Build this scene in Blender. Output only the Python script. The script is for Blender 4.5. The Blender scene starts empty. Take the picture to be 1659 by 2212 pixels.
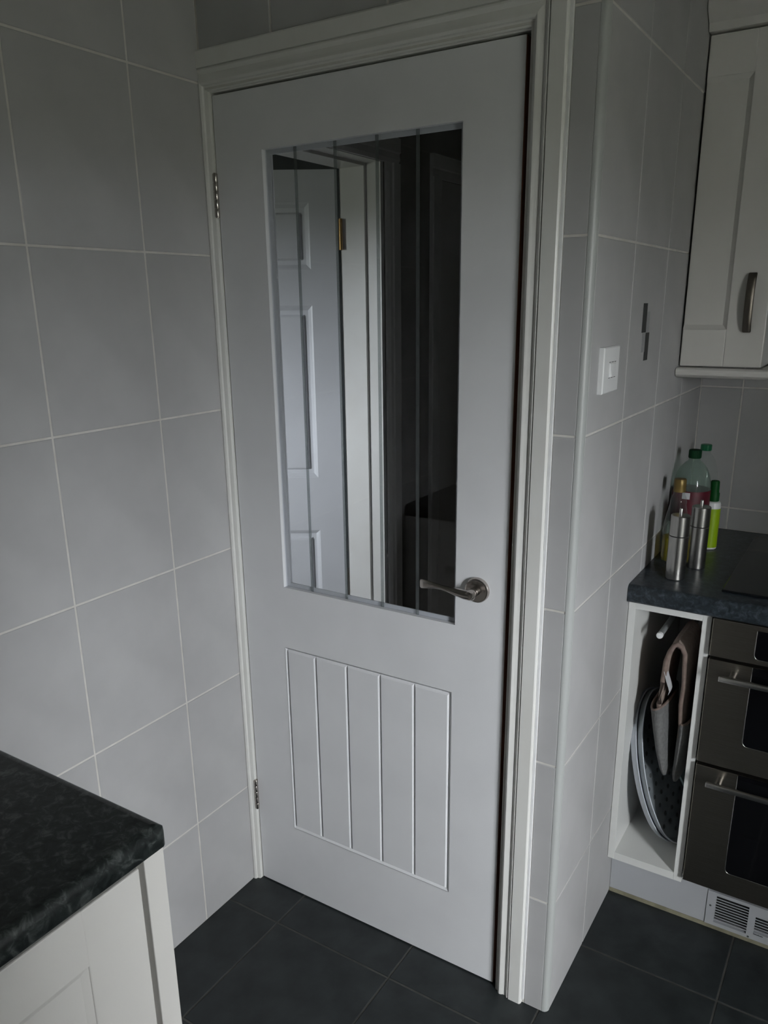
import bpy, bmesh, math, random
from mathutils import Vector, Matrix
random.seed(7)
S = bpy.context.scene
COL = S.collection
PI = math.pi

# ------------------------------------------------------------------ camera
F_PX, W_PX, H_PX = 1714.845, 1659.0, 2212.0
PPX, PPY = 823.178, 1179.404
yaw, pitch, roll = math.radians(32.4489), math.radians(17.0403), math.radians(-0.7335)
fw = Vector((-math.sin(yaw) * math.cos(pitch), math.cos(yaw) * math.cos(pitch), -math.sin(pitch)))
rt0 = Vector((math.cos(yaw), math.sin(yaw), 0)); up0 = rt0.cross(fw)
rt = math.cos(roll) * rt0 + math.sin(roll) * up0
up = -math.sin(roll) * rt0 + math.cos(roll) * up0
cd = bpy.data.cameras.new('camera'); cam = bpy.data.objects.new('camera', cd); COL.objects.link(cam)
cam.matrix_world = Matrix(((rt.x, up.x, -fw.x, 1.3071), (rt.y, up.y, -fw.y, -1.4099),
                           (rt.z, up.z, -fw.z, 1.5624), (0, 0, 0, 1)))
cd.sensor_fit = 'VERTICAL'; cd.sensor_height = 24.0
cd.lens = F_PX * 24.0 / H_PX
cd.shift_x = (W_PX / 2 - PPX) / H_PX
cd.shift_y = (PPY - H_PX / 2) / H_PX
cd.clip_start = 0.02
S.camera = cam

# ------------------------------------------------------------------ light: overcast sky through the windows
SKY = 172.0
world = bpy.data.worlds.new('overcast_sky'); S.world = world; world.use_nodes = True
wn = world.node_tree.nodes; wl = world.node_tree.links
for n in list(wn): wn.remove(n)
tc = wn.new('ShaderNodeTexCoord'); sx = wn.new('ShaderNodeSeparateXYZ')
ramp = wn.new('ShaderNodeValToRGB'); bg = wn.new('ShaderNodeBackground'); wo = wn.new('ShaderNodeOutputWorld')
mr = wn.new('ShaderNodeMapRange'); mr.inputs[1].default_value = -1; mr.inputs[2].default_value = 1
wl.new(tc.outputs['Generated'], sx.inputs[0]); wl.new(sx.outputs['Z'], mr.inputs[0]); wl.new(mr.outputs[0], ramp.inputs[0])
e = ramp.color_ramp.elements
e[0].position = 0.0; e[0].color = (0.03, 0.032, 0.026, 1)
e[1].position = 1.0; e[1].color = (0.96, 0.975, 1.0, 1)
for p, c in ((0.495, (0.04, 0.042, 0.034, 1)), (0.52, (0.37, 0.38, 0.395, 1))):
    q = e.new(p); q.color = c
wl.new(ramp.outputs[0], bg.inputs[0]); bg.inputs[1].default_value = SKY; wl.new(bg.outputs[0], wo.inputs[0])

KWIN = dict(x=3.2, y0=-1.9, y1=-1.0, z0=0.95, z1=1.93)      # kitchen window, right-hand wall
RWIN = dict(y=-1.3, x0=-1.45, x1=-1.0, z0=1.05, z1=1.93)    # window of the room beyond the passage


def portal(name, loc, rot, sx_, sy_):
    l = bpy.data.lights.new(name, 'AREA'); l.shape = 'RECTANGLE'; l.size = sx_; l.size_y = sy_
    l.cycles.is_portal = True
    o = bpy.data.objects.new(name, l); o.location = loc; o.rotation_euler = rot; COL.objects.link(o)


portal('kitchen_window_portal', (KWIN['x'] + .11, (KWIN['y0'] + KWIN['y1']) / 2, (KWIN['z0'] + KWIN['z1']) / 2),
       (0, PI / 2, 0), KWIN['z1'] - KWIN['z0'], KWIN['y1'] - KWIN['y0'])
portal('room_window_portal', ((RWIN['x0'] + RWIN['x1']) / 2, RWIN['y'] - .11, (RWIN['z0'] + RWIN['z1']) / 2),
       (PI / 2, 0, 0), RWIN['x1'] - RWIN['x0'], RWIN['z1'] - RWIN['z0'])

vs = S.view_settings
vs.view_transform = 'Standard'; vs.look = 'None'; vs.gamma = 1.0; vs.use_curve_mapping = False
vs.exposure = 0.26
S.display_settings.display_device = 'sRGB'


# ------------------------------------------------------------------ materials
def newmat(name):
    m = bpy.data.materials.new(name); m.use_nodes = True
    nt = m.node_tree
    for n in list(nt.nodes): nt.nodes.remove(n)
    out = nt.nodes.new('ShaderNodeOutputMaterial')
    return m, nt, out


def pmat(name, c, rough=.5, metal=0, c2=None, scale=40, detail=3, bump=0, bscale=None, spec=.5, lo=.35, hi=.65, stretch=None, coat=0):
    m, nt, out = newmat(name)
    b = nt.nodes.new('ShaderNodeBsdfPrincipled')
    b.inputs['Roughness'].default_value = rough; b.inputs['Metallic'].default_value = metal
    b.inputs['Specular IOR Level'].default_value = spec; b.inputs['Coat Weight'].default_value = coat
    nt.links.new(b.outputs[0], out.inputs[0])
    tcn = nt.nodes.new('ShaderNodeTexCoord')
    mp = nt.nodes.new('ShaderNodeMapping')
    if stretch: mp.inputs['Scale'].default_value = stretch
    nt.links.new(tcn.outputs['Object'], mp.inputs[0])
    nz = nt.nodes.new('ShaderNodeTexNoise'); nz.inputs['Scale'].default_value = scale; nz.inputs['Detail'].default_value = detail
    nt.links.new(mp.outputs[0], nz.inputs['Vector'])
    if c2 is None: c2 = tuple(x * .95 for x in c)
    r = nt.nodes.new('ShaderNodeValToRGB')
    r.color_ramp.elements[0].position = lo; r.color_ramp.elements[0].color = (*c2, 1)
    r.color_ramp.elements[1].position = hi; r.color_ramp.elements[1].color = (*c, 1)
    nt.links.new(nz.outputs[0], r.inputs[0]); nt.links.new(r.outputs[0], b.inputs['Base Color'])
    if bump:
        nb = nt.nodes.new('ShaderNodeTexNoise'); nb.inputs['Scale'].default_value = bscale or scale * 4
        nt.links.new(mp.outputs[0], nb.inputs['Vector'])
        bp = nt.nodes.new('ShaderNodeBump'); bp.inputs['Strength'].default_value = bump; bp.inputs['Distance'].default_value = .002
        nt.links.new(nb.outputs[0], bp.inputs['Height']); nt.links.new(bp.outputs[0], b.inputs['Normal'])
    return m


def glassmat(name, tint=(.93, .96, .95), ior=1.5, rough=0.0, milk=0.0, milkc=(.6, .65, .63)):
    m, nt, out = newmat(name)
    t = nt.nodes.new('ShaderNodeBsdfTransparent'); t.inputs[0].default_value = (*tint, 1)
    g = nt.nodes.new('ShaderNodeBsdfGlossy'); g.inputs[0].default_value = (1, 1, 1, 1); g.inputs['Roughness'].default_value = rough
    f = nt.nodes.new('ShaderNodeFresnel')
    ge = nt.nodes.new('ShaderNodeNewGeometry'); mi = nt.nodes.new('ShaderNodeMapRange')   # same index seen from either side
    mi.inputs[3].default_value = ior; mi.inputs[4].default_value = 1 / ior
    nt.links.new(ge.outputs['Backfacing'], mi.inputs[0]); nt.links.new(mi.outputs[0], f.inputs[0])
    mx = nt.nodes.new('ShaderNodeMixShader')
    nt.links.new(f.outputs[0], mx.inputs[0]); nt.links.new(t.outputs[0], mx.inputs[1]); nt.links.new(g.outputs[0], mx.inputs[2])
    last = mx
    if milk:
        d = nt.nodes.new('ShaderNodeBsdfDiffuse'); d.inputs[0].default_value = (*milkc, 1)
        m2 = nt.nodes.new('ShaderNodeMixShader'); m2.inputs[0].default_value = milk
        nt.links.new(mx.outputs[0], m2.inputs[1]); nt.links.new(d.outputs[0], m2.inputs[2]); last = m2
    nt.links.new(last.outputs[0], out.inputs[0])
    return m


def slate(name, base, mid, fleck, sc=60, rough=.3):
    m, nt, out = newmat(name)
    b = nt.nodes.new('ShaderNodeBsdfPrincipled'); b.inputs['Roughness'].default_value = rough
    nt.links.new(b.outputs[0], out.inputs[0])
    tcn = nt.nodes.new('ShaderNodeTexCoord')
    n1 = nt.nodes.new('ShaderNodeTexNoise'); n1.inputs['Scale'].default_value = sc; n1.inputs['Detail'].default_value = 6
    n1.inputs['Roughness'].default_value = .68; n1.inputs['Distortion'].default_value = .8
    nt.links.new(tcn.outputs['Object'], n1.inputs['Vector'])
    r = nt.nodes.new('ShaderNodeValToRGB')
    el = r.color_ramp.elements
    el[0].position = .36; el[0].color = (*base, 1); el[1].position = .72; el[1].color = (*fleck, 1)
    q = el.new(.52); q.color = (*mid, 1)
    nt.links.new(n1.outputs[0], r.inputs[0]); nt.links.new(r.outputs[0], b.inputs['Base Color'])
    bp = nt.nodes.new('ShaderNodeBump'); bp.inputs['Strength'].default_value = .15; bp.inputs['Distance'].default_value = .001
    nt.links.new(n1.outputs[0], bp.inputs['Height']); nt.links.new(bp.outputs[0], b.inputs['Normal'])
    return m


M = {}
M['tile'] = pmat('grey_ceramic', (.435, .43, .43), .58, spec=.28, c2=(.405, .40, .40), scale=9, bump=.04, bscale=60)
M['grout'] = pmat('pale_grout', (.64, .62, .585), .9, c2=(.56, .54, .50), scale=30)
M['cornertrim'] = pmat('grey_white_trim', (.40, .41, .40), .4, scale=6)
M['caulk'] = pmat('white_sealant', (.85, .85, .85), .4)
M['floor_tile'] = pmat('slate_floor_tile', (.026, .031, .032), .42, c2=(.015, .018, .019), scale=14, detail=8, bump=.25, bscale=50, spec=.35)
M['floor_grout'] = pmat('grey_floor_grout', (.066, .064, .058), .9, c2=(.04, .04, .036), scale=25)
M['door'] = pmat('white_satin_paint', (.76, .76, .775), .38, c2=(.72, .72, .735), scale=6, bump=.03, bscale=300)
M['trim'] = pmat('white_gloss_trim', (.72, .715, .69), .3, c2=(.69, .68, .65), scale=10)
M['wood'] = pmat('bare_brown_wood', (.22, .08, .045), .7, c2=(.13, .045, .025), scale=30, stretch=(1, 1, .1))
M['unit'] = pmat('cream_white_foil', (.70, .68, .645), .38, c2=(.67, .65, .615), scale=5, bump=.03, bscale=250)
M['carcass'] = pmat('white_melamine', (.72, .72, .70), .45, c2=(.70, .70, .68), scale=8)
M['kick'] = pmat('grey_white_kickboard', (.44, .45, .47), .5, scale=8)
M['cork'] = pmat('yellowed_seal', (.28, .26, .18), .7, c2=(.20, .185, .125), scale=40)
M['plaster'] = pmat('pale_plaster', (.40, .40, .385), .8, scale=4)
M['ceil'] = pmat('white_ceiling', (.4, .4, .385), .9, scale=4)
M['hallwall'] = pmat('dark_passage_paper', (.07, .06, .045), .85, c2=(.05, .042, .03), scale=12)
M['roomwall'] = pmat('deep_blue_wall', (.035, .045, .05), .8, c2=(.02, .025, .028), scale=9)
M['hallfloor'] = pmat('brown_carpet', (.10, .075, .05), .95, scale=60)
M['steel'] = pmat('brushed_steel', (.55, .54, .52), .26, 1, c2=(.48, .47, .45), scale=120, stretch=(8, 8, .15), bump=.05)
M['nickel'] = pmat('satin_nickel', (.50, .46, .43), .22, 1, c2=(.46, .42, .39), scale=50)
M['ovensteel'] = pmat('oven_steel', (.34, .31, .27), .33, 1, c2=(.29, .265, .23), scale=90, stretch=(.12, 1, 9), bump=.04)
M['ovenblack'] = pmat('black_oven_glass', (.004, .004, .005), .06, scale=5)
M['blackgap'] = pmat('black_shadow_gap', (.008, .008, .008), .8, scale=5)
M['brass'] = pmat('aged_brass', (.45, .27, .09), .35, 1, scale=40)
M['antique'] = pmat('antique_pewter', (.17, .15, .125), .38, 1, c2=(.15, .135, .115), scale=60)
M['plastic'] = pmat('white_plastic', (.80, .80, .80), .3, scale=5)
M['worktop'] = slate('slate_laminate', (.010, .014, .017), (.023, .031, .038), (.075, .088, .105), 80, .3)
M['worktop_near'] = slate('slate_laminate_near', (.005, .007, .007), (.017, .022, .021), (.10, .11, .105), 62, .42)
M['glass'] = glassmat('door_glass', (.91, .92, .935))
M['winglass'] = glassmat('window_glass', (.97, .98, .98))
M['etch'] = glassmat('etched_glass', (.78, .80, .80), milk=.20, milkc=(.22, .24, .24), rough=.4, ior=1.35)
M['mosaic_d'] = pmat('dark_mosaic', (.016, .018, .020), .5, scale=40)
M['mosaic_l'] = pmat('grey_mosaic', (.30, .30, .305), .5, scale=40)
M['pet_green'] = glassmat('green_tinged_plastic', (.80, .90, .84), milk=.22, milkc=(.30, .36, .33), rough=.08, ior=1.4)
M['pet_clear'] = glassmat('clear_plastic', (.93, .95, .94), milk=.08, rough=.05, ior=1.4)
M['bottleglass'] = glassmat('clear_bottle_glass', (.94, .96, .95), milk=.02, rough=.04, ior=1.45)
M['capgreen'] = pmat('dark_green_cap', (.002, .034, .010), .6, spec=.15, scale=20)
M['capgreen2'] = pmat('bright_green_cap', (.005, .13, .05), .4, scale=20)
M['capspray'] = pmat('deep_green_pump', (.002, .065, .010), .5, spec=.2, scale=20)
M['capgold'] = pmat('gold_cap', (.24, .165, .05), .4, .5, c2=(.19, .13, .04), scale=20)
M['label_red'] = pmat('dark_red_label', (.10, .004, .014), .5, c2=(.06, .003, .009), scale=25)
M['label_white'] = pmat('white_label', (.6, .6, .62), .5, scale=30)
M['lime'] = pmat('lime_green_label', (.30, .46, .004), .4, c2=(.26, .41, .004), scale=10)
M['oil'] = glassmat('yellow_oil', (.62, .52, .05), milk=.35, milkc=(.42, .36, .03))
M['hob'] = pmat('black_hob_glass', (.006, .007, .008), .1, scale=5)
M['enamel'] = pmat('grey_white_enamel', (.52, .55, .60), .35, c2=(.48, .51, .56), scale=10)
M['traymetal'] = pmat('grey_tray_metal', (.38, .41, .43), .38, .5, c2=(.25, .28, .30), scale=25)
M['quilt'] = pmat('beige_quilted_cotton', (.34, .27, .23), .95, c2=(.27, .21, .18), scale=120, bump=.5, bscale=220)
M['greycloth'] = pmat('grey_cotton', (.15, .15, .148), .95, c2=(.12, .12, .118), scale=120, bump=.4, bscale=260)
M['piping'] = pmat('brown_piping', (.22, .165, .14), .9, c2=(.18, .13, .11), scale=100)
M['tealglass'] = pmat('pale_teal_board', (.26, .36, .36), .25, scale=8)
M['ink'] = pmat('dark_print', (.02, .02, .022), .5, scale=30)
M['doorwhite2'] = pmat('white_panel_door_paint', (.70, .71, .74), .4, scale=6)
M['railgrey'] = pmat('grey_rail', (.22, .23, .23), .4, scale=10)
M['screw'] = pmat('dull_screw', (.14, .15, .15), .5, .6, scale=50)
M['outside'] = pmat('upvc_frame', (.75, .75, .75), .4, scale=5)


# ------------------------------------------------------------------ mesh helpers
class MB:
    def __init__(s): s.v = []; s.f = []
    def add(s, vs_, fs_):
        k = len(s.v); s.v += [tuple(x) for x in vs_]; s.f += [tuple(i + k for i in f) for f in fs_]; return s
    def box(s, x0, x1, y0, y1, z0, z1):
        return s.add([(x0, y0, z0), (x1, y0, z0), (x1, y1, z0), (x0, y1, z0), (x0, y0, z1), (x1, y0, z1), (x1, y1, z1), (x0, y1, z1)],
                     [(0, 3, 2, 1), (4, 5, 6, 7), (0, 1, 5, 4), (1, 2, 6, 5), (2, 3, 7, 6), (3, 0, 4, 7)])
    def cbox(s, x0, x1, y0, y1, z0, z1, c=.002):
        """box with all edges chamfered"""
        bm = bmesh.new()
        r = bmesh.ops.create_cube(bm, size=1)
        for v in r['verts']:
            v.co = Vector(((x0 + x1) / 2 + v.co.x * (x1 - x0), (y0 + y1) / 2 + v.co.y * (y1 - y0), (z0 + z1) / 2 + v.co.z * (z1 - z0)))
        bmesh.ops.bevel(bm, geom=list(bm.edges), offset=c, segments=2, profile=.5, affect='EDGES')
        bm.verts.index_update()
        s.add([tuple(v.co) for v in bm.verts], [tuple(v.index for v in f.verts) for f in bm.faces]); bm.free(); return s
    def rings(s, rs, closed=True, cap0=False, cap1=False, loop=False):
        """rs = list of rings of equal length"""
        n = len(rs[0]); vs_ = [p for r in rs for p in r]; fs_ = []
        m = len(rs)
        for i in range(m if loop else m - 1):
            a, b = i * n, ((i + 1) % m) * n
            for j in range(n if closed else n - 1):
                k = (j + 1) % n
                fs_.append((a + j, a + k, b + k, b + j))
        if cap0: fs_.append(tuple(range(n - 1, -1, -1)))
        if cap1: fs_.append(tuple((m - 1) * n + j for j in range(n)))
        return s.add(vs_, fs_)
    def lathe(s, prof, c=(0, 0, 0), axis='z', n=32, cap0=True, cap1=True, rib=0, ribn=0):
        rs = []
        for r, h in prof:
            ring = []
            for j in range(n):
                a = 2 * PI * j / n; rr = r - (rib if (ribn and j % 2) else 0)
                p = (rr * math.cos(a), rr * math.sin(a), h)
                if axis == 'y': p = (p[0], p[2], -p[1])
                if axis == 'x': p = (p[2], p[0], p[1])
                ring.append((c[0] + p[0], c[1] + p[1], c[2] + p[2]))
            rs.append(ring)
        return s.rings(rs, True, cap0, cap1)
    def tube(s, pts, r, n=10, caps=True):
        rs = []
        for i, p in enumerate(pts):
            p = Vector(p); a = Vector(pts[max(i - 1, 0)]); b = Vector(pts[min(i + 1, len(pts) - 1)])
            t = (b - a).normalized(); u = t.cross(Vector((0, 0, 1)))
            if u.length < 1e-3: u = t.cross(Vector((0, 1, 0)))
            u.normalize(); w = t.cross(u)
            rr = r[i] if isinstance(r, (list, tuple)) else r
            rs.append([tuple(p + rr * (math.cos(2 * PI * j / n) * u + math.sin(2 * PI * j / n) * w)) for j in range(n)])
        return s.rings(rs, True, caps, caps)
    def prism(s, poly, axis, a, b):
        """poly in the two other axes (cyclic order), extruded from a to b along axis"""
        def P(q, t): return {'x': (t, q[0], q[1]), 'y': (q[0], t, q[1]), 'z': (q[0], q[1], t)}[axis]
        n = len(poly)
        return s.rings([[P(q, a) for q in poly], [P(q, b) for q in poly]], True, True, True)
    def build(s, name, mat, parent=None, smooth=None, base='bottom'):
        me = bpy.data.meshes.new(name)
        xs = [v[0] for v in s.v]; ys = [v[1] for v in s.v]; zs = [v[2] for v in s.v]
        o3 = Vector(((min(xs) + max(xs)) / 2, (min(ys) + max(ys)) / 2, min(zs)))
        me.from_pydata([tuple(Vector(v) - o3) for v in s.v], [], s.f); me.update()
        bm = bmesh.new(); bm.from_mesh(me); bmesh.ops.recalc_face_normals(bm, faces=bm.faces); bm.to_mesh(me); bm.free()
        me.materials.append(M[mat])
        if smooth:
            for p in me.polygons: p.use_smooth = True
            me.set_sharp_from_angle(angle=math.radians(smooth))
        o = bpy.data.objects.new(name, me); COL.objects.link(o)
        o.location = o3
        if parent:
            o.parent = parent
            w = parent.location if parent.parent is None else parent.location + parent.parent.location
            if parent.parent and parent.parent.parent: w = w + parent.parent.parent.location
            o.location = o3 - w
        return o


def tag(o, label, cat, group=None, kind=None):
    o['label'] = label; o['category'] = cat
    if group: o['group'] = group
    if kind: o['kind'] = kind
    return o


def struct(o, label, cat): return tag(o, label, cat, kind='structure')


def thing(name, loc, label, cat, group=None, kind=None):
    o = bpy.data.objects.new(name, None); COL.objects.link(o); o.location = loc; o.empty_display_size = .05
    return tag(o, label, cat, group, kind)


TM = {}


def tile_piece(name, parent, axis, face, a0, a1, b0, b1, t, mat, sgn, ch=.0012):
    """flat tile; axis = normal axis, face = coordinate of the visible face, sgn = direction it faces; shared meshes"""
    da, db = round(a1 - a0, 4), round(b1 - b0, 4)
    key = (axis, da, db, sgn, mat)
    if key not in TM:
        bm = MB()
        q = lambda u, v, w: {'x': (w, u, v), 'y': (u, w, v), 'z': (u, v, w)}[axis]
        A, B = da / 2, db / 2
        r0 = [q(-A, -B, -sgn * t), q(A, -B, -sgn * t), q(A, B, -sgn * t), q(-A, B, -sgn * t)]
        r1 = [q(-A, -B, -sgn * ch), q(A, -B, -sgn * ch), q(A, B, -sgn * ch), q(-A, B, -sgn * ch)]
        r2 = [q(-A + ch, -B + ch, 0), q(A - ch, -B + ch, 0), q(A - ch, B - ch, 0), q(-A + ch, B - ch, 0)]
        bm.rings([r0, r1, r2], True, True, True)
        me = bpy.data.meshes.new(name); me.from_pydata(bm.v, [], bm.f); me.update()
        b = bmesh.new(); b.from_mesh(me); bmesh.ops.recalc_face_normals(b, faces=b.faces); b.to_mesh(me); b.free()
        me.materials.append(M[mat]); TM[key] = me
    o = bpy.data.objects.new(name, TM[key]); COL.objects.link(o)
    ca, cb = (a0 + a1) / 2, (b0 + b1) / 2
    loc = {'x': Vector((face, ca, cb)), 'y': Vector((ca, face, cb)), 'z': Vector((ca, cb, face))}[axis]
    o.parent = parent; o.location = loc - parent.location
    return o


def spans(joints, lo, hi, g):
    js = sorted(j for j in joints if lo < j < hi)
    ed = [lo] + js + [hi]; out = []
    for i in range(len(ed) - 1):
        a = ed[i] + (g / 2 if i else 0); b = ed[i + 1] - (g / 2 if i < len(ed) - 2 else 0)
        if b - a > .004: out.append((a, b))
    return out


# ------------------------------------------------------------------ room dimensions
XL, XR, YB, CEIL = -.021, .8525, 1.0066, 2.42
DW, DH = .7116, 1.986
TH, LZ = .3421, 1.6673
ROWS = [LZ - k * TH for k in range(-2, 5)]
GW = .0042
GR = .0013          # tile stands this far proud of the grout

# floor
fl = MB().box(-.13, 3.3, -2.05, .04, -.06, -GR).box(.76, 3.3, .04, 1.1, -.06, -GR).build('floor', 'floor_grout')
struct(fl, 'dark slate grey tiled kitchen floor', 'floor')
FX = [.1459 + .343 * k for k in range(-1, 8)]; FY = [-.1157 + .343 * k for k in range(-6, 4)]
for (x0, x1) in spans(FX, -.0225, 2.4, .0045):
    for (y0, y1) in spans(FY, -1.9, 1.0, .0045):
        if x1 < .84 and y1 > .04:
            if y0 > 0: continue
            y1 = .04
        tile_piece('floor_tile', fl, 'z', 0, x0, x1, y0, y1, .008, 'floor_tile', 1, .001)
# ceiling
struct(MB().box(-2.8, 3.3, -3.1, 3.1, CEIL, CEIL + .06).build('ceiling', 'ceil'), 'plain white ceiling above the kitchen', 'ceiling')

# left wall
wl_ = MB().box(-.14, XL - GR, -2.05, .04, 0, CEIL).build('wall_left', 'grout')
struct(wl_, 'grey tiled wall on the left of the door', 'wall')
LJ = [-.2057 - .27 * k for k in range(0, 8)]
for (y0, y1) in spans(LJ, -1.9, -.012, GW):
    for (z0, z1) in spans(ROWS, .001, CEIL, GW):
        tile_piece('wall_tile', wl_, 'x', XL, y0, y1, z0, z1, .004, 'tile', 1)

# wall round the door
YD = -.0125
wd = MB()
wd.box(.724, .84, YD + GR, .1, 0, CEIL)
wd.box(-.14, .724, YD + GR, .1, 1.996, CEIL)
wd.box(-.345, -.010, .04, .1, 0, 1.996)
wd = wd.build('wall_door', 'grout')
struct(wd, 'narrow grey tiled wall round the glazed door', 'wall')
for (z0, z1) in spans(ROWS, .001, CEIL, GW):
    tile_piece('wall_tile', wd, 'y', YD, .7965, .8385, z0, z1, .004, 'tile', -1)
for (x0, x1) in spans([.177, .447, .717], XL + .004, .7945, GW):
    for (z0, z1) in spans(ROWS, 2.0715, CEIL, GW):
        tile_piece('wall_tile', wd, 'y', YD, x0, x1, z0, z1, .004, 'tile', -1)
# white sealant line right of the architrave
tag(MB().box(.7905, .7955, -.0165, YD + .001, .012, 2.072).build('trim_3', 'caulk'), 'bright white sealant line beside right architrave', 'trim', kind='structure')

# return wall with the switch
wr = MB().box(.752, XR - GR, .1, 1.1, 0, CEIL).box(.7525, XR - GR, 0.0005, .1, 0, CEIL).build('wall_right', 'grout')
struct(wr, 'grey tiled return wall carrying the white switch', 'wall')
RJ = [.2345 + .2618 * k for k in range(0, 3)]
for (y0, y1) in spans(RJ, .003, YB - .001, GW):
    for (z0, z1) in spans(ROWS, .001, CEIL, GW):
        tile_piece('wall_tile', wr, 'x', XR, y0, y1, z0, z1, .004, 'tile', 1)
for (y0, y1, z0, z1, m) in ((.3265, .3565, 1.4955, 1.5545, 'mosaic_d'), (.3575, .3865, 1.437, 1.4945, 'mosaic_d'),
                            (.3575, .380, 1.4955, 1.537, 'mosaic_l'), (.333, .3565, 1.455, 1.4945, 'mosaic_l')):
    tile_piece('mosaic_piece', wr, 'x', XR + .0011, y0, y1, z0, z1, .002, m, 1, .0004)

# rounded corner trim
q = [(XR - .0125 - .001, 0.0), (XR - .0125 - .001, -.0125)]
q += [(XR - .0125 + .0125 * math.sin(a), -.0 - .0125 * math.cos(a)) for a in [i * PI / 2 / 8 for i in range(9)]]
q += [(XR, .002), (XR - .003, .002)]
struct(MB().prism(q, 'z', .001, CEIL).build('trim_2', 'cornertrim', smooth=40), 'rounded pale grey corner strip between the tiled walls', 'trim')

# back wall
wb = MB().box(.752, 3.3, YB + GR, 1.1, 0, CEIL).build('wall_back', 'grout')
struct(wb, 'grey tiled wall behind the hob', 'wall')
BJ = [.9633 + .2618 * k for k in range(0, 6)]
for (x0, x1) in spans(BJ, XR + .002, 2.3, GW):
    for (z0, z1) in spans(ROWS, .9205, CEIL, GW):
        tile_piece('wall_tile', wb, 'y', YB, x0, x1, z0, z1, .004, 'tile', -1)

# kitchen walls behind the camera, with the window
k = KWIN
ww = MB()
ww.box(k['x'], 3.3, -2.05, k['y0'], 0, CEIL).box(k['x'], 3.3, k['y1'], 1.1, 0, CEIL)
ww.box(k['x'], 3.3, k['y0'], k['y1'], 0, k['z0']).box(k['x'], 3.3, k['y0'], k['y1'], k['z1'], CEIL)
struct(ww.build('wall_window', 'plaster'), 'plain kitchen wall holding the window', 'wall')
struct(MB().box(-.14, 3.3, -2.05, -1.95, 0, CEIL).build('wall_near', 'plaster'), 'plain kitchen wall behind the viewer', 'wall')
wf = MB(); ym = (k['y0'] + k['y1']) / 2
for (a, b, c, d_) in ((k['y0'], k['y0'] + .05, k['z0'], k['z1']), (k['y1'] - .05, k['y1'], k['z0'], k['z1']), (ym - .03, ym + .03, k['z0'], k['z1']),
                      (k['y0'], k['y1'], k['z0'], k['z0'] + .05), (k['y0'], k['y1'], k['z1'] - .05, k['z1'])):
    wf.box(3.23, 3.28, a, b, c, d_)
w1 = wf.build('window_1', 'outside'); struct(w1, 'white framed kitchen window behind the viewer', 'window')
MB().box(3.25, 3.255, k['y0'] + .05, k['y1'] - .05, k['z0'] + .05, k['z1'] - .05).build('pane', 'winglass', w1)

# ------------------------------------------------------------------ passage and room behind the glazed door
HX = -.19
hw = MB().box(-.345, HX, .1, .215, 0, CEIL).box(-.345, HX, .215, .985, 2.004, CEIL).box(-.345, HX, .985, 3.0, 0, CEIL)
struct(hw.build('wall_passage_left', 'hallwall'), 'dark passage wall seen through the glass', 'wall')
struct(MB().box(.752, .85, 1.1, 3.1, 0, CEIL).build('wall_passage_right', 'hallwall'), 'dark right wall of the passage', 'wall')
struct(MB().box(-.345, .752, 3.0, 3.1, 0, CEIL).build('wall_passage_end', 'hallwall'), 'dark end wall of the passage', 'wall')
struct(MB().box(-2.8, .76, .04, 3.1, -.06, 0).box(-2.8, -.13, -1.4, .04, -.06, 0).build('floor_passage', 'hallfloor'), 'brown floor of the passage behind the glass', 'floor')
r = RWIN
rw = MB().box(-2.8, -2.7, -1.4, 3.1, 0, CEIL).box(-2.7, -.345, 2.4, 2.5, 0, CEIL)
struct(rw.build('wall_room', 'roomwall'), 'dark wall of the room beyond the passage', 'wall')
rn = MB().box(-2.7, r['x0'], -1.4, -1.3, 0, CEIL).box(r['x1'], -.14, -1.4, -1.3, 0, CEIL)
rn.box(r['x0'], r['x1'], -1.4, -1.3, 0, r['z0']).box(r['x0'], r['x1'], -1.4, -1.3, r['z1'], CEIL)
struct(rn.build('wall_room_window', 'plaster'), 'wall with the window of the room beyond', 'wall')
wf = MB(); xm = (r['x0'] + r['x1']) / 2
for (a, b, c, d_) in ((r['x0'], r['x0'] + .04, r['z0'], r['z1']), (r['x1'] - .04, r['x1'], r['z0'], r['z1']), (xm - .02, xm + .02, r['z0'], r['z1']),
                      (r['x0'], r['x1'], r['z0'], r['z0'] + .04), (r['x0'], r['x1'], r['z1'] - .04, r['z1'])):
    wf.box(a, b, -1.37, -1.33, c, d_)
w2 = wf.build('window_2', 'outside'); struct(w2, 'white framed window of the room beyond the passage', 'window')
MB().box(r['x0'] + .04, r['x1'] - .04, -1.353, -1.348, r['z0'] + .04, r['z1'] - .04).build('pane', 'winglass', w2)

# frame of the panelled door
t4 = thing('trim_4', (-.27, .6, 0), 'white frame and architrave of the panelled door in the passage', 'trim', kind='structure')
MB().box(-.345, -.247, .957, .985, 0, 2.004).box(-.247, HX, .969, .985, 0, 2.004).build('far_jamb', 'trim', t4)
MB().box(-.345, HX, .215, .232, 0, 2.004).build('near_jamb', 'trim', t4)
MB().box(-.345, -.247, .232, .957, 1.989, 2.004).box(-.247, HX, .232, .969, 1.998, 2.004).build('head', 'trim', t4)
ap = [(0, 0), (0, .008), (.012, .014), (.03, .012), (.034, .017), (.075, .017), (.078, .014), (.078, 0)]
MB().prism([(HX + h, .993 + d_) for d_, h in ap], 'z', 0, 2.0).build('architrave', 'trim', t4)
MB().prism([(HX + h, 2.0 + d_) for d_, h in ap], 'y', .13, 1.071).build('architrave', 'trim', t4)
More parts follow.
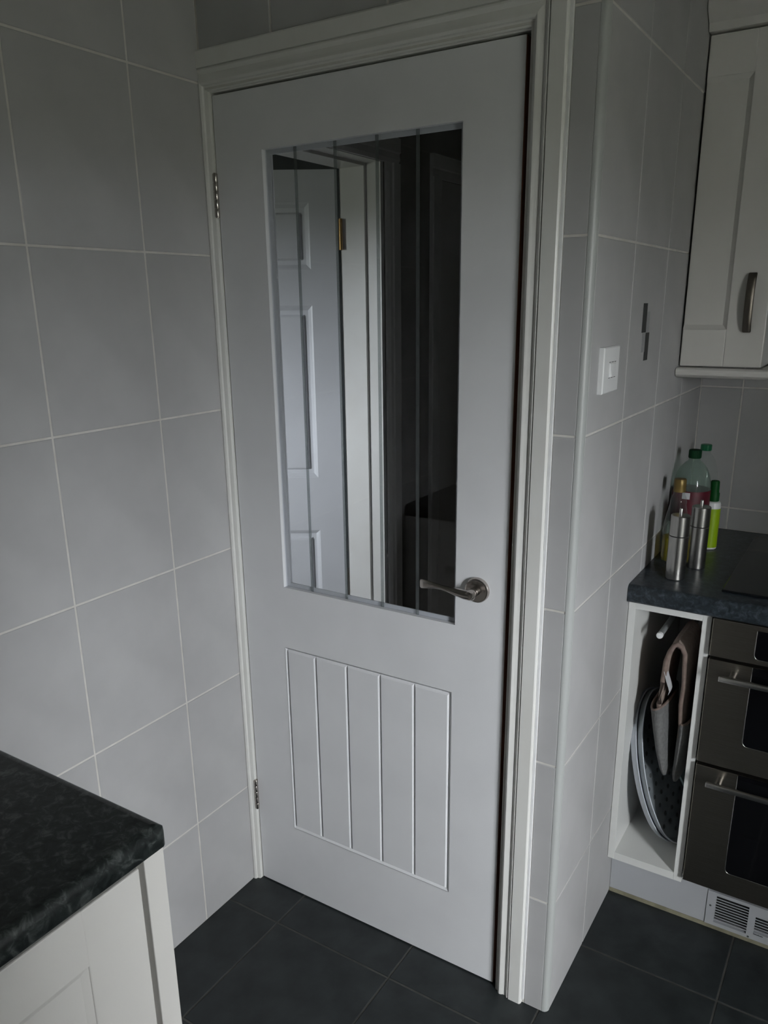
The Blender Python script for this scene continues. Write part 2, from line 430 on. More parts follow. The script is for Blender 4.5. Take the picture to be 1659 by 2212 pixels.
# a closed door further along
t5 = thing('door_3', (HX, 1.7, 0), 'dim closed door further along the dark passage', 'door', kind='structure')
MB().prism([(HX + h, 1.378 - d_) for d_, h in ap], 'z', 0, 1.99).build('architrave', 'trim', t5)
MB().prism([(HX + h, 1.988 + d_) for d_, h in ap], 'y', 1.30, 2.3).build('architrave', 'trim', t5)
MB().box(HX, HX + .006, 1.38, 2.15, .006, 1.985).build('leaf', 'unit', t5)

# six panel door standing ajar
A = math.radians(33); HP = Vector((-.345, .945, 0)); LW = .74
da = Vector((-math.cos(A), -math.sin(A), 0)); db = Vector((-math.sin(A), math.cos(A), 0))   # along the leaf, and away from the viewer


def L(s, n, z): return tuple(HP + da * s + db * n + Vector((0, 0, z)))


def lbox(mb, s0, s1, n0, n1, z0, z1):
    return mb.add([L(s0, n0, z0), L(s1, n0, z0), L(s1, n1, z0), L(s0, n1, z0), L(s0, n0, z1), L(s1, n0, z1), L(s1, n1, z1), L(s0, n1, z1)],
                  [(0, 3, 2, 1), (4, 5, 6, 7), (0, 1, 5, 4), (1, 2, 6, 5), (2, 3, 7, 6), (3, 0, 4, 7)])


d2 = thing('door_2', tuple(HP), 'white six panel door standing ajar behind the glass', 'door', kind='structure')
SW, MS = .097, .09; PW = (LW - 2 * SW - MS) / 2
cols = [(SW, SW + PW), (SW + PW + MS, LW - SW)]
zr = [(.20, .748), (.948, 1.556), (1.674, 1.886)]
leaf = MB()
for (a, b) in ((.002, SW), (SW + PW, SW + PW + MS), (LW - SW, LW)): lbox(leaf, a, b, 0, .035, .008, 1.986)
for (a, b) in cols:
    for (c, d_) in ((.008, .20), (.748, .948), (1.556, 1.674), (1.886, 1.986)): lbox(leaf, a, b, 0, .035, c, d_)
leaf.build('leaf', 'doorwhite2', d2)
for (a, b) in cols:
    for (c, d_) in zr:
        mb = MB()
        def ring(i, n): return [L(a + i, n, c + i), L(b - i, n, c + i), L(b - i, n, d_ - i), L(a + i, n, d_ - i)]
        mb.rings([ring(0, .03), ring(0, .001), ring(.006, .004), ring(.016, .013), ring(.030, .0135), ring(.036, .004), ring(.040, .003)], True, True, True)
        mb.build('door_panel', 'doorwhite2', d2)
for zz in (1.735, .25):
    h = MB(); lbox(h, -.012, .001, -.004, .02, zz, zz + .098)
    h.tube([L(-.008, -.008, zz), L(-.008, -.008, zz + .098)], .006, 10)
    h.build('brass_hinge', 'brass', d2, smooth=40)

# ------------------------------------------------------------------ the glazed kitchen door
d1 = thing('door_1', (DW / 2, .02, .004), 'white half glazed door with grooved lower panel and lever handle', 'door', kind='structure')
gx0, gx1, gz0, gz1 = .1285, .5951, .9018, 1.8704
px0, px1, pz0, pz1 = .1225, .5886, .2112, .7400
DT = .035
CH = .0048
leaf = MB()
leaf.box(0, px0, 0, DT, .004, DH).box(px0, gx0, 0, DT, pz1, DH).box(px0, gx0, 0, DT, .004, pz0).box(gx1, DW - .001, 0, DT, .004, DH)
leaf.box(gx0, gx1, 0, DT, gz1, DH)
leaf.box(gx0, gx1, 0, DT, pz1, gz0).box(gx0, gx1, 0, DT, .004, pz0)
leaf.box(px1, gx1, 0, DT, pz0, pz1)
leaf.build('door_leaf', 'door', d1)
# grooved ring round the boards: sloping sides down to the groove bottom
x0, x1, z0, z1 = px0, px1, pz0, pz1
def rr(i, y): return [(x0 + i, y, z0 + i), (x1 - i, y, z0 + i), (x1 - i, y, z1 - i), (x0 + i, y, z1 - i)]
MB().rings([rr(-.001, 0), rr(0, 0), rr(CH, CH), rr(CH + .0005, CH), rr(CH + .001, DT - .002)], True, False, True).build('panel_groove', 'door', d1)
PJ = [x0] + [.2150, .3078, .4013, .4936] + [x1]
for i in range(5):
    a = PJ[i] + (CH if i == 0 else 0); b = PJ[i + 1] - (CH if i == 4 else 0)
    c, d_ = z0 + CH, z1 - CH
    def r3(k_, y): return [(a + k_, y, c + k_), (b - k_, y, c + k_), (b - k_, y, d_ - k_), (a + k_, y, d_ - k_)]
    MB().rings([r3(.0, .012), r3(.0, CH), r3(CH, 0.0)], True, True, True).build('board', 'door', d1)
# backing of the panel
MB().box(x0 + .006, x1 - .006, .0125, DT - .003, z0 + .006, z1 - .006).build('panel_backing', 'door', d1)
# glass and what is etched in it
gl = MB().box(gx0 + .0005, gx1 - .0005, .0095, .0135, gz0 + .0005, gz1 - .0005).build('glass_pane', 'glass', d1)
for xx in (.2085, .3085, .4070, .4975):
    MB().box(xx - .0038, xx + .0038, .0090, .0094, gz0 + .001, gz1 - .001).build('etched_line', 'etch', gl)
bead = MB()
def rb(i, y): return [(gx0 + i, y, gz0 + i), (gx1 - i, y, gz0 + i), (gx1 - i, y, gz1 - i), (gx0 + i, y, gz1 - i)]
bead.rings([rb(0, .0140), rb(.0095, .0140), rb(.0095, .0165), rb(.0005, .031), rb(0, .031)], True)
bead.build('glazing_bead', 'door', d1)
# unpainted lock edge
MB().box(DW - .001, DW, .001, DT, .004, DH).build('lock_edge', 'wood', d1)
# hinges
for zz in (1.746, .232):
    h = MB(); n = 5; hh = .089 / n
    for i in range(n):
        h.lathe([(.0052, i * hh + .0004), (.0056, i * hh + .0012), (.0056, (i + 1) * hh - .0012), (.0052, (i + 1) * hh - .0004)], (-.0005, -.0065, zz), 'z', 16)
    h.lathe([(.0036, -.001), (.0036, .090)], (-.0005, -.0065, zz), 'z', 12)
    h.box(-.0005, .0012, -.0065, .03, zz, zz + .089)
    h.build('hinge', 'nickel', d1, smooth=35)
# lever handle
HC = (.6465, 0, .992)
dh = MB()
dh.lathe([(.0268, 0), (.0268, -.006), (.0255, -.0085), (.0225, -.0095), (.019, -.0088), (.0165, -.0092), (.0, -.0095)], HC, 'y', 48, False, False)
ro = dh.build('handle_rose', 'nickel', d1, smooth=35)
nk = MB().lathe([(.0098, -.008), (.0098, -.022), (.0092, -.0225), (.0092, -.0245), (.0098, -.025), (.0100, -.040), (.0085, -.0445), (.004, -.0455)], HC, 'y', 28, False, True)
nk.build('handle_neck', 'nickel', d1, smooth=35)
path = [(.6575, -.0365, .9905, .002, .004), (.6545, -.0365, .9905, .0075, .0085), (.647, -.0365, .9905, .0095, .0105), (.634, -.037, .9905, .0095, .0100),
        (.617, -.038, .9925, .0080, .0082), (.600, -.0395, .9960, .0066, .0062), (.583, -.041, .9985, .0052, .0048), (.566, -.042, .9995, .0042, .0064),
        (.552, -.0425, .9995, .0034, .0086), (.543, -.0425, .9990, .0028, .0098), (.5365, -.0425, .9985, .0022, .0098), (.534, -.0425, .9985, .0012, .0085), (.533, -.0425, .9985, .0004, .005)]
rs = []
for (x, y, z, ry, rz) in path:
    rs.append([(x, y + ry * math.cos(2 * PI * j / 20), z + rz * math.sin(2 * PI * j / 20)) for j in range(20)])
MB().rings(rs, True, True, True).build('handle_lever', 'nickel', d1, smooth=50)

# door lining and architrave
t1 = thing('trim_1', (.36, 0, 0), 'white moulded architrave and lining framing the glazed door', 'trim', kind='structure')
lin = MB()
lin.box(-.0095, -.003, -.002, .1, 0, 1.996).box(DW + .0095, DW + .0125, -.002, .1, 0, 1.996)
lin.box(-.003, DW + .0095, -.002, .1, 1.9905, 1.996)
lin.box(-.003, .009, DT + .002, DT + .016, 0, 1.9905).box(DW - .003, DW + .0095, DT + .002, DT + .016, 0, 1.9905)
lin.box(-.003, DW + .0095, DT + .002, DT + .016, 1.978, 1.9905)
lin.build('lining', 'trim', t1)
# profile: distance from inner edge, depth towards the room
PR = [(0, .0), (0, -.0085), (.003, -.0105), (.0085, -.0118), (.0095, -.0165), (.0135, -.0188), (.018, -.0180), (.0225, -.0155), (.0275, -.0150),
      (.0305, -.0185), (.0335, -.0200), (.0355, -.0195), (.0358, -.0165), (.0372, -.0165), (.0378, -.0215), (.0640, -.0215), (.0668, -.0195), (.068, -.016), (.068, .0)]
IX = DW + .0105; IZ = 1.993; HS = 78 / 68.
MB().rings([[(IX + d_, y, 0.0) for d_, y in PR], [(IX + d_, y, IZ + d_ * HS) for d_, y in PR]], True, True, True).build('right_architrave', 'trim', t1, smooth=25)
MB().rings([[(max(XL + .0003, -.0035 - d_), y, IZ + d_ * HS) for d_, y in PR], [(IX + d_, y, IZ + d_ * HS) for d_, y in PR]], True, True, True).build('head_architrave', 'trim', t1, smooth=25)
PL = [p for p in PR if p[0] <= .0172] + [(.0172, -.0182), (.0172, 0)]
MB().rings([[(-.0035 - d_, y, 0.0) for d_, y in PL], [(-.0035 - d_, y, IZ + d_ * HS) for d_, y in PL]], True, True, True).build('left_architrave', 'trim', t1, smooth=25)
MB().box(DW + .0085, DW + .0096, .004, .03, .955, 1.02).build('strike_plate', 'nickel', t1)

# ------------------------------------------------------------------ left run: worktop and base unit
WTX, WTY = .582, -.808
wt = MB()
poly = [(XL + .001, -1.9), (WTX, -1.9), (WTX, WTY - .010)] + [(WTX - .010 + .010 * math.cos(a), WTY - .010 + .010 * math.sin(a)) for a in [i * PI / 10 for i in range(1, 6)]] + [(XL + .001, WTY)]
def inset(pl, dd):
    cx, cy = .28, -1.35
    return [(min(max(x, XL + .001), WTX - dd) if x > .1 else x, min(y, WTY - dd) if y > -1.8 else y) for x, y in pl]
wt.rings([[(x, y, .873) for x, y in inset(poly, .004)], [(x, y, .877) for x, y in poly], [(x, y, .897) for x, y in poly], [(x, y, .905) for x, y in inset(poly, .003)], [(x, y, .909) for x, y in inset(poly, .008)], [(x, y, .910) for x, y in inset(poly, .015)]], True, True, True)
tag(wt.build('worktop', 'worktop_near', smooth=50), 'dark mottled worktop corner in the left foreground', 'worktop')
bu = thing('base_unit', (.28, -1.3, 0), 'cream white base unit under the near left worktop', 'cabinet')
MB().box(XL + .001, .548, -1.9, -.842, .12, .872).build('carcass', 'carcass', bu)
ep = MB().cbox(XL + .001, .572, -.842, -.8085, .001, .8725, .0015).build('end_panel', 'unit', bu)
dr = MB()
Y1, Y0, Z1, Z0 = -.851, -1.35, .862, .13
yf, zf = -.941, .778
dr.cbox(.550, .572, yf, Y1, Z0, Z1, .002).cbox(.550, .572, Y0, Y0 + .09, Z0, Z1, .002)
dr.cbox(.550, .5716, Y0 + .088, yf + .002, zf, Z1, .002).cbox(.550, .5716, Y0 + .088, yf + .002, Z0, Z0 + .09, .002)
dfr = dr.build('door_frame', 'unit', bu)
MB().rings([[(x, y, z) for y, z in ((Y0 + .088 + i, Z0 + .088 + i), (yf + .002 - i, Z0 + .088 + i), (yf + .002 - i, zf + .002 - i), (Y0 + .088 + i, zf + .002 - i))]
            for i, x in ((0, .553), (0, .5705), (.012, .5655))], True, True, True).build('door_panel', 'unit', bu)
MB().box(.500, .515, -1.9, -.842, .001, .12).build('plinth', 'unit', bu)
# small rail on the end of the unit (seen in the glass)
rl = MB().tube([(.17, -.775, .746), (.42, -.775, .746)], .006, 12)
rl.tube([(.18, -.775, .746), (.18, -.8088, .746)], .005, 10).tube([(.41, -.775, .746), (.41, -.8088, .746)], .005, 10)
tag(rl.build('towel_rail', 'plastic', smooth=40), 'small pale towel rail on the end of the near unit', 'towel rail')

# fridge freezer added out of view to shade the left wall and near unit
fr = thing('shading_fridge', (2.0, -1.6, 0), 'tall white fridge freezer added behind the viewer to shade the left wall', 'fridge')
MB().cbox(1.7, 2.3, -1.88, -1.17, .03, 1.78, .012).build('cabinet_body', 'unit', fr, smooth=40)
MB().cbox(1.702, 2.298, -1.167, -1.11, .72, 1.778, .012).build('fridge_door', 'unit', fr, smooth=40)
MB().cbox(1.702, 2.298, -1.167, -1.11, .06, .712, .012).build('freezer_door', 'unit', fr, smooth=40)
MB().box(1.72, 2.28, -1.88, -1.22, 0, .03).build('foot_base', 'blackgap', fr)
for zz in (.78, .45):
    MB().tube([(1.74, -1.11, zz), (1.74, -1.075, zz + .01), (1.74, -1.075, zz + .21), (1.74, -1.11, zz + .22)], .008, 10).build('door_handle', 'steel', fr, smooth=60)

# unseen larder unit, added beside the window to keep its light off the recess
tl = thing('shading_larder', (2.9, -.65, 0), 'tall cream larder unit added out of view to shade the oven recess', 'cabinet')
MB().box(2.62, 3.198, -.95, -.35, .12, 2.16).build('carcass', 'carcass', tl)
for z0_, z1_ in ((.14, 1.0), (1.005, 2.14)):
    MB().cbox(2.598, 2.618, -.947, -.353, z0_, z1_, .002).build('door', 'unit', tl)
for zz in (.85, 1.1): MB().tube([(2.598, -.90, zz), (2.575, -.90, zz + .02), (2.575, -.90, zz + .11), (2.598, -.90, zz + .13)], .006, 10).build('bow_handle', 'antique', tl, smooth=60)
MB().box(2.68, 3.198, -.94, -.36, 0, .12).build('plinth', 'unit', tl)

# ------------------------------------------------------------------ right run
YF, YP = .4068, .4585
WZ0, WZ1 = .8765, .9195
pr = [(YB - .001, WZ0), (YF - .016, WZ0), (YF - .020, WZ0 + .004), (YF - .020, WZ1 - .014)]
pr += [(YF - .020 + .014 - .014 * math.cos(a), WZ1 - .014 + .014 * math.sin(a)) for a in [i * PI / 12 for i in range(1, 7)]] + [(YB - .001, WZ1)]
tag(MB().prism(pr, 'x', XR + .001, 2.25).build('worktop', 'worktop', smooth=40), 'dark blue grey mottled worktop over the ovens', 'worktop')

FX0, FX1, FZ0, FZ1 = XR + .001, 1.0416, .1447, .8745
ou = thing('open_unit', ((FX0 + FX1) / 2, .7, FZ0), 'narrow open white tray unit between tiled wall and ovens', 'cabinet')
MB().cbox(FX0, FX0 + .017, YF, .985, FZ0, FZ1, .0008).build('side_panel', 'carcass', ou)
MB().cbox(FX1 - .0195, FX1, YF, .985, FZ0, FZ1, .0008).build('side_panel', 'carcass', ou)
MB().box(FX0 + .017, FX1 - .0195, YF + .0005, .985, FZ1 - .019, FZ1).build('top_panel', 'carcass', ou)
MB().box(FX0 + .017, FX1 - .0195, YF + .0005, .985, FZ0, FZ0 + .021).build('bottom_panel', 'carcass', ou)
MB().box(FX0 + .017, FX1 - .0195, .965, .984, FZ0 + .021, FZ1 - .019).build('back_panel', 'carcass', ou)
FLZ = FZ0 + .021
rod = MB().lathe([(.0074, .008), (.0074, .52)], (.924, .438, .785), 'y', 20, True, True)
rl_ = rod.build('rail', 'railgrey', ou, smooth=40)
MB().lathe([(.0005, .0), (.004, .0), (.0072, .0012), (.0080, .004), (.0080, .010)], (.924, .438, .785), 'y', 20, True, True).build('end_cap', 'plastic', rl_, smooth=40)
rod2 = MB().lathe([(.006, .0), (.006, .50)], (.969, .46, .758), 'y', 16, True, True)
rod2.build('rail', 'railgrey', ou, smooth=40)

# trays on edge
def tray(name, Rz, Ry, t, w, xb, yc, off, depth, mat, label, holes=False, zb=None):
    zb = FLZ + .0015 if zb is None else zb
    ey = Vector((math.sin(w), math.cos(w), 0)); nn = Vector((math.cos(w), -math.sin(w), 0))
    eu = -math.sin(t) * nn + math.cos(t) * Vector((0, 0, 1)); nv = math.cos(t) * nn + math.sin(t) * Vector((0, 0, 1))
    c0 = Vector((xb, yc, zb)) + Rz * eu + nv * off
    def ring(s_, o_, dz=0):
        return [tuple(c0 + (Ry - s_) * math.cos(2 * PI * j / 72) * ey + (Rz - s_) * math.sin(2 * PI * j / 72) * eu + nv * o_) for j in range(72)]
    tr = thing(name, (c0.x, c0.y, zb), label, 'tray', 'trays standing on edge in the open unit')
    mb = MB().rings([ring(0, depth), ring(.003, depth + .001), ring(.010, .003), ring(.014, .002)], True, False, True)
    mb.rings([ring(0, depth), ring(.0005, depth - .003), ring(.005, .0), ring(.012, -.001)], True, False, True)
    b = mb.build('dish', mat, tr, smooth=35)
    rm = MB().rings([[tuple(Vector(p) + (math.cos(a) * nv * .0018) + (Vector(p) - c0).normalized() * math.sin(a) * .0018) for p in ring(.0008, depth)] for a in [2 * PI * i / 8 for i in range(8)]], True, False, False, True)
    rm.build('rim', 'enamel', tr, smooth=60)
    if holes:
        hm = MB()
        for a in range(-9, 10):
            for b_ in range(-9, 10):
                u, v = a * .036 + (b_ % 2) * .018, b_ * .030
                if (u / (Ry - .025)) ** 2 + (v / (Rz - .025)) ** 2 < 1:
                    cc = c0 + u * ey + v * eu + nv * .0026
                    hm.add([tuple(cc + .0062 * (math.cos(q_) * ey + math.sin(q_) * eu)) for q_ in [2 * PI * i / 10 for i in range(10)]], [tuple(range(10))])
        ho = hm.build('perforation', 'screw', tr); ho['kind'] = 'stuff'
    return tr


tray('oven_tray', .212, .118, .285, .25, .9995, .545, -.0005, .016, 'traymetal', 'perforated oval grey tray leaning in the open unit', True)
tray('oven_tray', .212, .118, .285, .25, .9995, .545, -.020, .017, 'enamel', 'pale enamelled tray with deep rim behind perforated tray')
# pale board caught beside the glove
bm_ = MB()
a0, a1 = Vector((.985, .50, .400)), Vector((1.0205, .50, .335))
nb = Vector((.065, 0, .0355)).normalized() * .005
bm_.rings([[tuple(a0), tuple(a1), tuple(a1 + nb), tuple(a0 + nb)], [tuple(p + Vector((0, .2, 0))) for p in (a0, a1, a1 + nb, a0 + nb)]], True, True, True)
tag(bm_.build('glass_board', 'tealglass'), 'pale teal board wedged below the oven glove', 'board')

# double oven glove hung over the rail
og = thing('oven_glove', (.965, .5, .40), 'beige and grey double oven glove hanging over the rail', 'oven glove')
GP = [(.950, .53), (.944, .57), (.940, .61), (.942, .67), (.947, .725), (.952, .752), (.960, .769), (.969, .774), (.979, .768), (.987, .752), (.991, .72), (.992, .67), (.992, .62), (.994, .57), (.996, .53)]
GY0, GY1 = .437, .60
def offs(pts, t_):
    out = []
    for i, p in enumerate(pts):
        a = Vector(pts[max(i - 1, 0)]); b = Vector(pts[min(i + 1, len(pts) - 1)]); tt = (b - a).normalized()
        out.append((p[0] - tt.y * t_, p[1] + tt.x * t_))
    return out
ou_, in_ = offs(GP, .0045), offs(GP, -.0045)
mb = MB()
def wob(x, z, y): return x + .0012 * math.sin(z * 70 + y * 40)
mb.rings([[(wob(x, z, y), y, z) for x, z in ou_ + in_[::-1]] for y in (GY0, GY0 + .03, GY0 + .07, GY0 + .11, GY1)], True, True, True)
mb.build('strap', 'quilt', og, smooth=50)
MB().tube([(wob(x, z, GY0), GY0 - .001, z) for x, z in GP], .0060, 10).build('piping', 'piping', og, smooth=60)
def pouch(cs):
    """cs = list of (centre x, half thickness, centre z, slope of the section, half width)"""
    rs = []
    for (x, hx, z, sl, hw_) in cs:
        rs.append([(x + hx * math.cos(2 * PI * j / 28), (GY0 + GY1) / 2 - .004 - hw_ * math.sin(2 * PI * j / 28), z + sl * math.cos(2 * PI * j / 28)) for j in range(28)])
    o = MB().rings(rs, True, True, False).build('pocket', 'greycloth', og, smooth=60)
    sol = o.modifiers.new('thickness', 'SOLIDIFY'); sol.thickness = .003; sol.offset = 1
    MB().tube(rs[-1] + [rs[-1][0]], .0034, 8).build('mouth_piping', 'piping', og, smooth=60)
pouch([(.965, .0035, .4055, 0, .045), (.9645, .0085, .409, 0, .062), (.962, .0125, .430, .001, .076), (.953, .0165, .48, .004, .086), (.944, .0195, .54, .009, .089), (.9365, .0225, .596, .014, .090)])
pouch([(.992, .003, .395, 0, .045), (.992, .0065, .399, 0, .062), (.993, .0095, .42, 0, .074), (.996, .0115, .47, 0, .082), (.999, .0135, .53, 0, .086), (1.0005, .0150, .570, .002, .086)])
lb = MB()
lp = [(.9455, .700), (.9485, .690), (.953, .676), (.9595, .660), (.9625, .650), (.9600, .640)]
lb.rings([[(x, y, z) for x, z in lp] for y in (GY0 - .008, GY0 + .025)], False)
lo_ = lb.build('care_label', 'label_white', og)
sol = lo_.modifiers.new('thickness', 'SOLIDIFY'); sol.thickness = .0008

# double oven
OX0, OX1, OY = 1.0465, 1.640, .392
ov = thing('double_oven', (1.34, .68, .15), 'built in stainless steel double oven with black glass doors', 'oven')
MB().box(OX0 + .006, OX1 - .006, OY + .022, .96, .158, .874).build('body', 'blackgap', ov)
def panel_glass(z0, z1, zg0, zg1, nm, xg=1.1395):
    MB().cbox(OX0, OX1, OY, OY + .02, z0, z1, .0015).build(nm, 'ovensteel', ov)
    g = []
    R = .012
    pts = [(xg, zg1)] + [(xg + R - R * math.cos(a), zg0 + R - R * math.sin(a)) for a in [i * PI / 12 for i in range(7)]]
    x1 = OX1 - .093
    pts += [(x1 - R + R * math.sin(a), zg0 + R - R * math.cos(a)) for a in [i * PI / 12 for i in range(7)]] + [(x1, zg1)]
    MB().prism(pts, 'y', OY - .0012, OY + .004).build(nm + '_glass', 'ovenblack', ov)
    MB().tube([(x, OY - .0008, z) for x, z in pts], .0011, 6).build(nm + '_glass_edge', 'steel', ov, smooth=60)
panel_glass(.7815, .8735, .794, .862, 'control_panel')
panel_glass(.5075, .7740, .575, .7735, 'upper_door')
panel_glass(.1665, .4990, .227, .4985, 'lower_door')
for zz in (.7475, .4745):
    hb = MB().cbox(1.077, 1.61, .350, .360, zz - .0065, zz + .0065, .0022)
    for xx in (1.103, 1.584): hb.lathe([(.0075, .0), (.0075, .033)], (xx, .359, zz), 'y', 16)
    hb.build('handle_bar', 'steel', ov, smooth=40)

# hob
hb = MB().cbox(1.049, 1.632, .446, .952, WZ1, WZ1 + .006, .002)
tag(hb.build('hob', 'hob'), 'flat black glass hob set on the right worktop', 'hob')

# plinth with vent grille
pl = thing('plinth', (1.5, YP, .0005), 'white kickboard with vent grille below the ovens', 'kickboard')
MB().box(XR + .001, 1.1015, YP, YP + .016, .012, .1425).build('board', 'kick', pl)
MB().box(XR + .001, 2.2, YP - .002, YP + .016, .0005, .012).build('seal_strip', 'cork', pl)
vg = MB()
VX = [(1.1225, 1.2005), (1.2165, 1.2945)]
vz = [(.0225, .103), (.0335, .0815)]
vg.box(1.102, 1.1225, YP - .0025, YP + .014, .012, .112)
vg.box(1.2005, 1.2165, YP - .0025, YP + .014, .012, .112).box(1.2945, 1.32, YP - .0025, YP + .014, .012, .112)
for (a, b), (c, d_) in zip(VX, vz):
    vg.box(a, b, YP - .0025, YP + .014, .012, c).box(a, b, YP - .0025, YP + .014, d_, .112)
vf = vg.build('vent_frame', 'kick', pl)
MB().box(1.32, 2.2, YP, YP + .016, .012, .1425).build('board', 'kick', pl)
MB().box(1.1225, 1.2945, YP + .0145, YP + .016, .012, .112).build('vent_backing', 'blackgap', pl)
for (a, b), (c, d_), n in zip(VX, vz, (10, 6)):
    for i in range(1, n):
        zc = c + (d_ - c) * i / n
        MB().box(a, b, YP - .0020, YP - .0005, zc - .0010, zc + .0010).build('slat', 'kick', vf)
for (x, z) in ((1.111, .069), (1.206, .0165)):
    MB().lathe([(.0028, 0), (.0022, -.0012)], (x, YP - .0025, z), 'y', 12).build('screw', 'screw', vf, smooth=40)
mk = MB(); xx = 1.2172
for wd_, ht in ((.0012, .0042), (.0018, .0028), (.002, .0026), (.0026, .0024), (.0018, .0036), (.0022, .0024), (.0024, .0028), (.002, .0024)):
    mk.box(xx, xx + wd_, YP - .0029, YP - .0024, .0290, .0290 + ht); xx += wd_ + .0008
mk.build('printed_mark', 'ink', vf)

# ------------------------------------------------------------------ wall cabinet
CX0, CX1, CY, CZ0, CZ1 = XR + .002, 1.0416, .6907, 1.4035, 2.1205
wc = thing('wall_cabinet', ((CX0 + CX1) / 2, .85, 1.376), 'cream white wall cabinet with pewter bow handle', 'cabinet')
MB().box(CX0, CX1 - .0015, CY + .022, YB - .002, CZ0, CZ1 + .02).build('carcass', 'carcass', wc)
df = MB()
IXR, IZ0, IZ1 = .9555, 1.4915, 2.036
df.cbox(IXR, CX1, CY, CY + .02, CZ0, CZ1, .0022)
df.cbox(CX0 + .002, IXR + .001, CY + .0003, CY + .02, CZ0, IZ0, .0022)
df.cbox(CX0 + .002, IXR + .001, CY + .0003, CY + .02, IZ1, CZ1, .0022)
dfo = df.build('door_frame', 'unit', wc)
def rp(i, y): return [(CX0 + .002, y, IZ0 - .001 + i), (IXR + .001 - i, y, IZ0 - .001 + i), (IXR + .001 - i, y, IZ1 + .001 - i), (CX0 + .002, y, IZ1 + .001 - i)]
MB().rings([rp(0, CY + .018), rp(0, CY + .0015), rp(.011, CY + .0085)], True, True, True).build('door_panel', 'unit', wc)
# bow handle
hp = []
for i in range(13):
    u = i / 12; z = 1.4865 + .130 * u; out = .007 + .013 * math.sin(PI * u) ** .6
    hp.append((1.002, CY - out, z))
rs = []
for i, (x, y, z) in enumerate(hp):
    a = Vector(hp[max(i - 1, 0)]); b = Vector(hp[min(i + 1, 12)]); tt = (b - a).normalized(); nn = Vector((0, -tt.z, tt.y))
    if nn.y > 0: nn = -nn
    rs.append([tuple(Vector((x + sx_ * .0096, y, z)) + nn * o_) for sx_, o_ in ((-1, 0), (-.7, .0028), (0, .0036), (.7, .0028), (1, 0), (.9, -.001), (-.9, -.001))])
hm = MB().rings(rs, True, True, True)
hm.box(.994, 1.010, CY - .0075, CY, 1.4845, 1.494).box(.994, 1.010, CY - .0075, CY, 1.609, 1.6185)
hm.build('bow_handle', 'antique', wc, smooth=45)
# pelmet below and cornice above (both turn back along the side)
def wrap(prof, nm):
    r0 = [(CX0, CY - o_, z) for o_, z in prof]; r1 = [(CX1 + o_, CY - o_, z) for o_, z in prof]; r2 = [(CX1 + o_, YB - .002, z) for o_, z in prof]
    MB().rings([r0, r1, r2], True, True, True).build(nm, 'unit', wc, smooth=30)
wrap([(-.02, 1.4005), (.022, 1.4005), (.0275, 1.397), (.029, 1.391), (.027, 1.3845), (.020, 1.379), (.010, 1.3765), (-.02, 1.3765)], 'pelmet')
wrap([(-.02, 2.125), (.010, 2.125), (.013, 2.129), (.017, 2.140), (.030, 2.150), (.041, 2.158), (.046, 2.166), (.046, 2.180), (.038, 2.185), (-.02, 2.185)], 'cornice')

# ------------------------------------------------------------------ switch
sw = thing('light_switch', (XR, .099, 1.396), 'white square switch plate on the tiled return wall', 'switch')
y0, y1, z0, z1 = .0515, .1455, 1.3955, 1.4795
MB().rings([[(XR, y0, z0), (XR, y1, z0), (XR, y1, z1), (XR, y0, z1)], [(XR + .008, y0, z0), (XR + .008, y1, z0), (XR + .008, y1, z1), (XR + .008, y0, z1)],
            [(XR + .010, y0 + .002, z0 + .002), (XR + .010, y1 - .002, z0 + .002), (XR + .010, y1 - .002, z1 - .002), (XR + .010, y0 + .002, z1 - .002)]], True, True, True).build('plate', 'plastic', sw)
MB().rings([[(XR + .010, .086, 1.4245), (XR + .010, .124, 1.4245), (XR + .010, .124, 1.4495), (XR + .010, .086, 1.4495)],
            [(XR + .0145, .088, 1.426), (XR + .0125, .122, 1.426), (XR + .0112, .122, 1.448), (XR + .0112, .088, 1.448)]], True, True, True).build('rocker', 'plastic', sw)
for zz in (1.4225, 1.4510):
    for a, b in ((.082, .092), (.097, .109), (.114, .124)):
        MB().box(XR + .0098, XR + .0103, a, b, zz, zz + .0011).build('switch_marking', 'ink', sw)

# ------------------------------------------------------------------ bottles and mills
def mill(x, y, label):
    t = thing('pepper_mill', (x, y, WZ1), label, 'mill', 'steel mills on the right worktop')
    R = .0222
    MB().lathe([(R - .002, 0), (R, .002), (R, .1060), (R - .0006, .1066)], (x, y, WZ1), 'z', 48).build('lower_body', 'steel', t, smooth=35)
    MB().lathe([(R - .0018, .1066), (R - .0018, .1084)], (x, y, WZ1), 'z', 40).build('seam', 'blackgap', t, smooth=35)
    MB().lathe([(R - .0006, .1084), (R, .1090), (R, .1555), (R - .0015, .1572), (.004, .1580)], (x, y, WZ1), 'z', 48).build('upper_body', 'steel', t, smooth=35)
    MB().lathe([(.0040, .1578), (.0040, .170), (.0034, .1722), (.0018, .173)], (x, y, WZ1), 'z', 20).build('top_pin', 'steel', t, smooth=35)


mill(.9355, .490, 'brushed steel mill nearest the worktop edge')
mill(.9605, .600, 'brushed steel mill standing behind another mill')

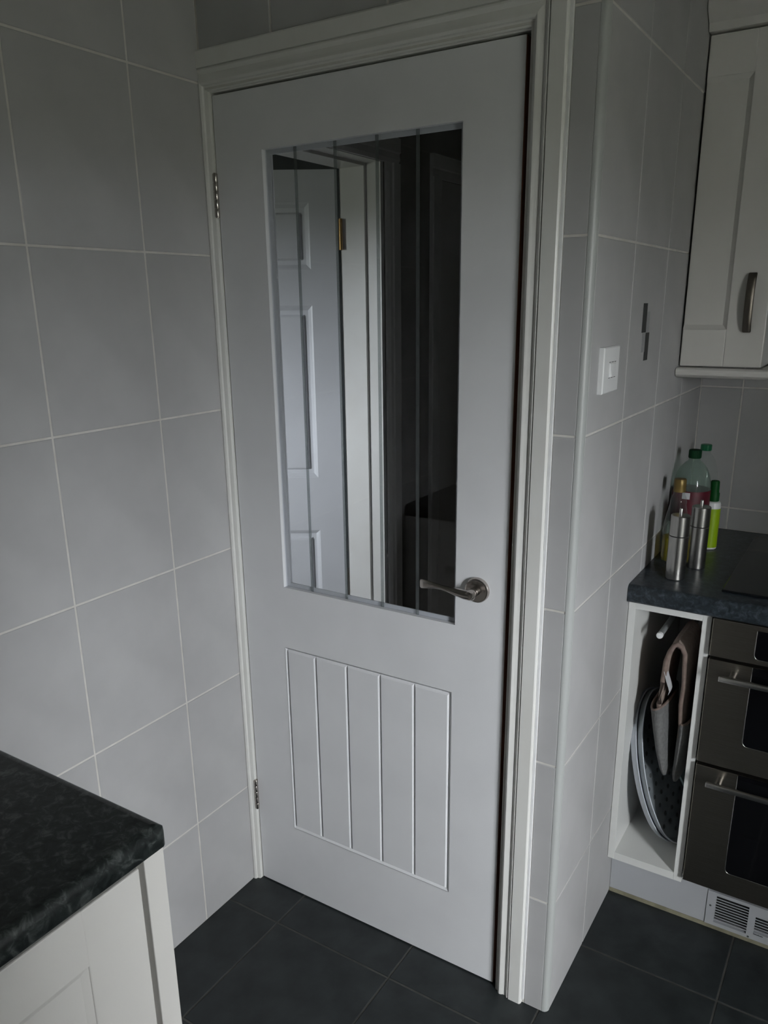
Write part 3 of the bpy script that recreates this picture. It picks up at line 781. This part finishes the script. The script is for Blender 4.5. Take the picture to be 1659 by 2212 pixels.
# spray bottle
t = thing('spray_bottle', (.958, .786, WZ1), 'lime green pump bottle with dark green cap', 'bottle')
c = (.9555, .786, WZ1)
MB().lathe([(.017, 0), (.0195, .002), (.0200, .006)], c, 'z', 32).build('base', 'plastic', t, smooth=40)
MB().lathe([(.0202, .006), (.0203, .112)], c, 'z', 32, False, False).build('label', 'lime', t, smooth=40)
MB().lathe([(.0200, .112), (.0198, .122), (.0180, .128), (.013, .131)], c, 'z', 32).build('shoulder', 'plastic', t, smooth=40)
MB().lathe([(.0135, .131), (.0138, .134), (.0138, .152), (.0118, .155), (.0112, .182), (.0095, .185), (.002, .1855)], c, 'z', 32).build('cap', 'capspray', t, smooth=40)

# large squat clear bottle, red label, green cap
t = thing('drink_bottle', (.905, .750, WZ1), 'large clear plastic bottle with dark red label and green cap', 'bottle')
c = (.9045, .750, WZ1)
MB().lathe([(.030, 0), (.042, .004), (.046, .012), (.0465, .035), (.0462, .110), (.0465, .150), (.0468, .168), (.0455, .185), (.041, .205), (.033, .222), (.023, .234), (.0155, .240), (.0135, .246), (.0135, .252)], c, 'z', 48).build('body', 'pet_green', t, smooth=50)
MB().lathe([(.0474, .075), (.0474, .166)], c, 'z', 48, False, False).build('label', 'label_red', t, smooth=50)
wlbl = MB(); angs = [math.radians(a) for a in range(-106, -80, 3)]
wlbl.rings([[(c[0] + .0478 * math.cos(a), c[1] + .0478 * math.sin(a), c[2] + h) for a in angs] for h in (.146, .163)], False)
wlbl.build('label_panel', 'label_white', t, smooth=60)
MB().lathe([(.0152, .247), (.0160, .249), (.0160, .266), (.0148, .2685), (.004, .269)], c, 'z', 48, rib=.0006, ribn=1).build('cap', 'capgreen', t, smooth=30)

# taller clear bottle behind
t = thing('drink_bottle', (.913, .928, WZ1), 'clear bottle with bright green cap at the back corner', 'bottle')
c = (.9005, .918, WZ1)
MB().lathe([(.028, 0), (.036, .004), (.038, .012), (.038, .16), (.0365, .180), (.032, .200), (.026, .215), (.019, .226), (.0135, .232), (.0125, .243)], c, 'z', 40).build('body', 'pet_clear', t, smooth=50)
MB().lathe([(.0142, .240), (.0150, .242), (.0150, .2545), (.0138, .2565), (.003, .257)], c, 'z', 40, rib=.0006, ribn=1).build('cap', 'capgreen2', t, smooth=30)

# small oil bottle with gold cap
t = thing('oil_bottle', (.900, .625, WZ1), 'small clear oil bottle with gold screw cap', 'bottle')
c = (.9005, .622, WZ1)
MB().lathe([(.022, 0), (.029, .003), (.031, .01), (.031, .085), (.030, .10), (.0265, .120), (.0215, .140), (.0195, .152), (.0205, .158), (.0185, .165), (.0135, .176), (.0130, .188)], c, 'z', 40).build('body', 'bottleglass', t, smooth=50)
MB().lathe([(.021, .003), (.0285, .006), (.0295, .012), (.0295, .066), (.028, .0665)], c, 'z', 32).build('oil', 'oil', t, smooth=50)
MB().lathe([(.0146, .183), (.0148, .186), (.0146, .196), (.0149, .198), (.0145, .213), (.0132, .2155), (.004, .216)], c, 'z', 36).build('cap', 'capgold', t, smooth=40)
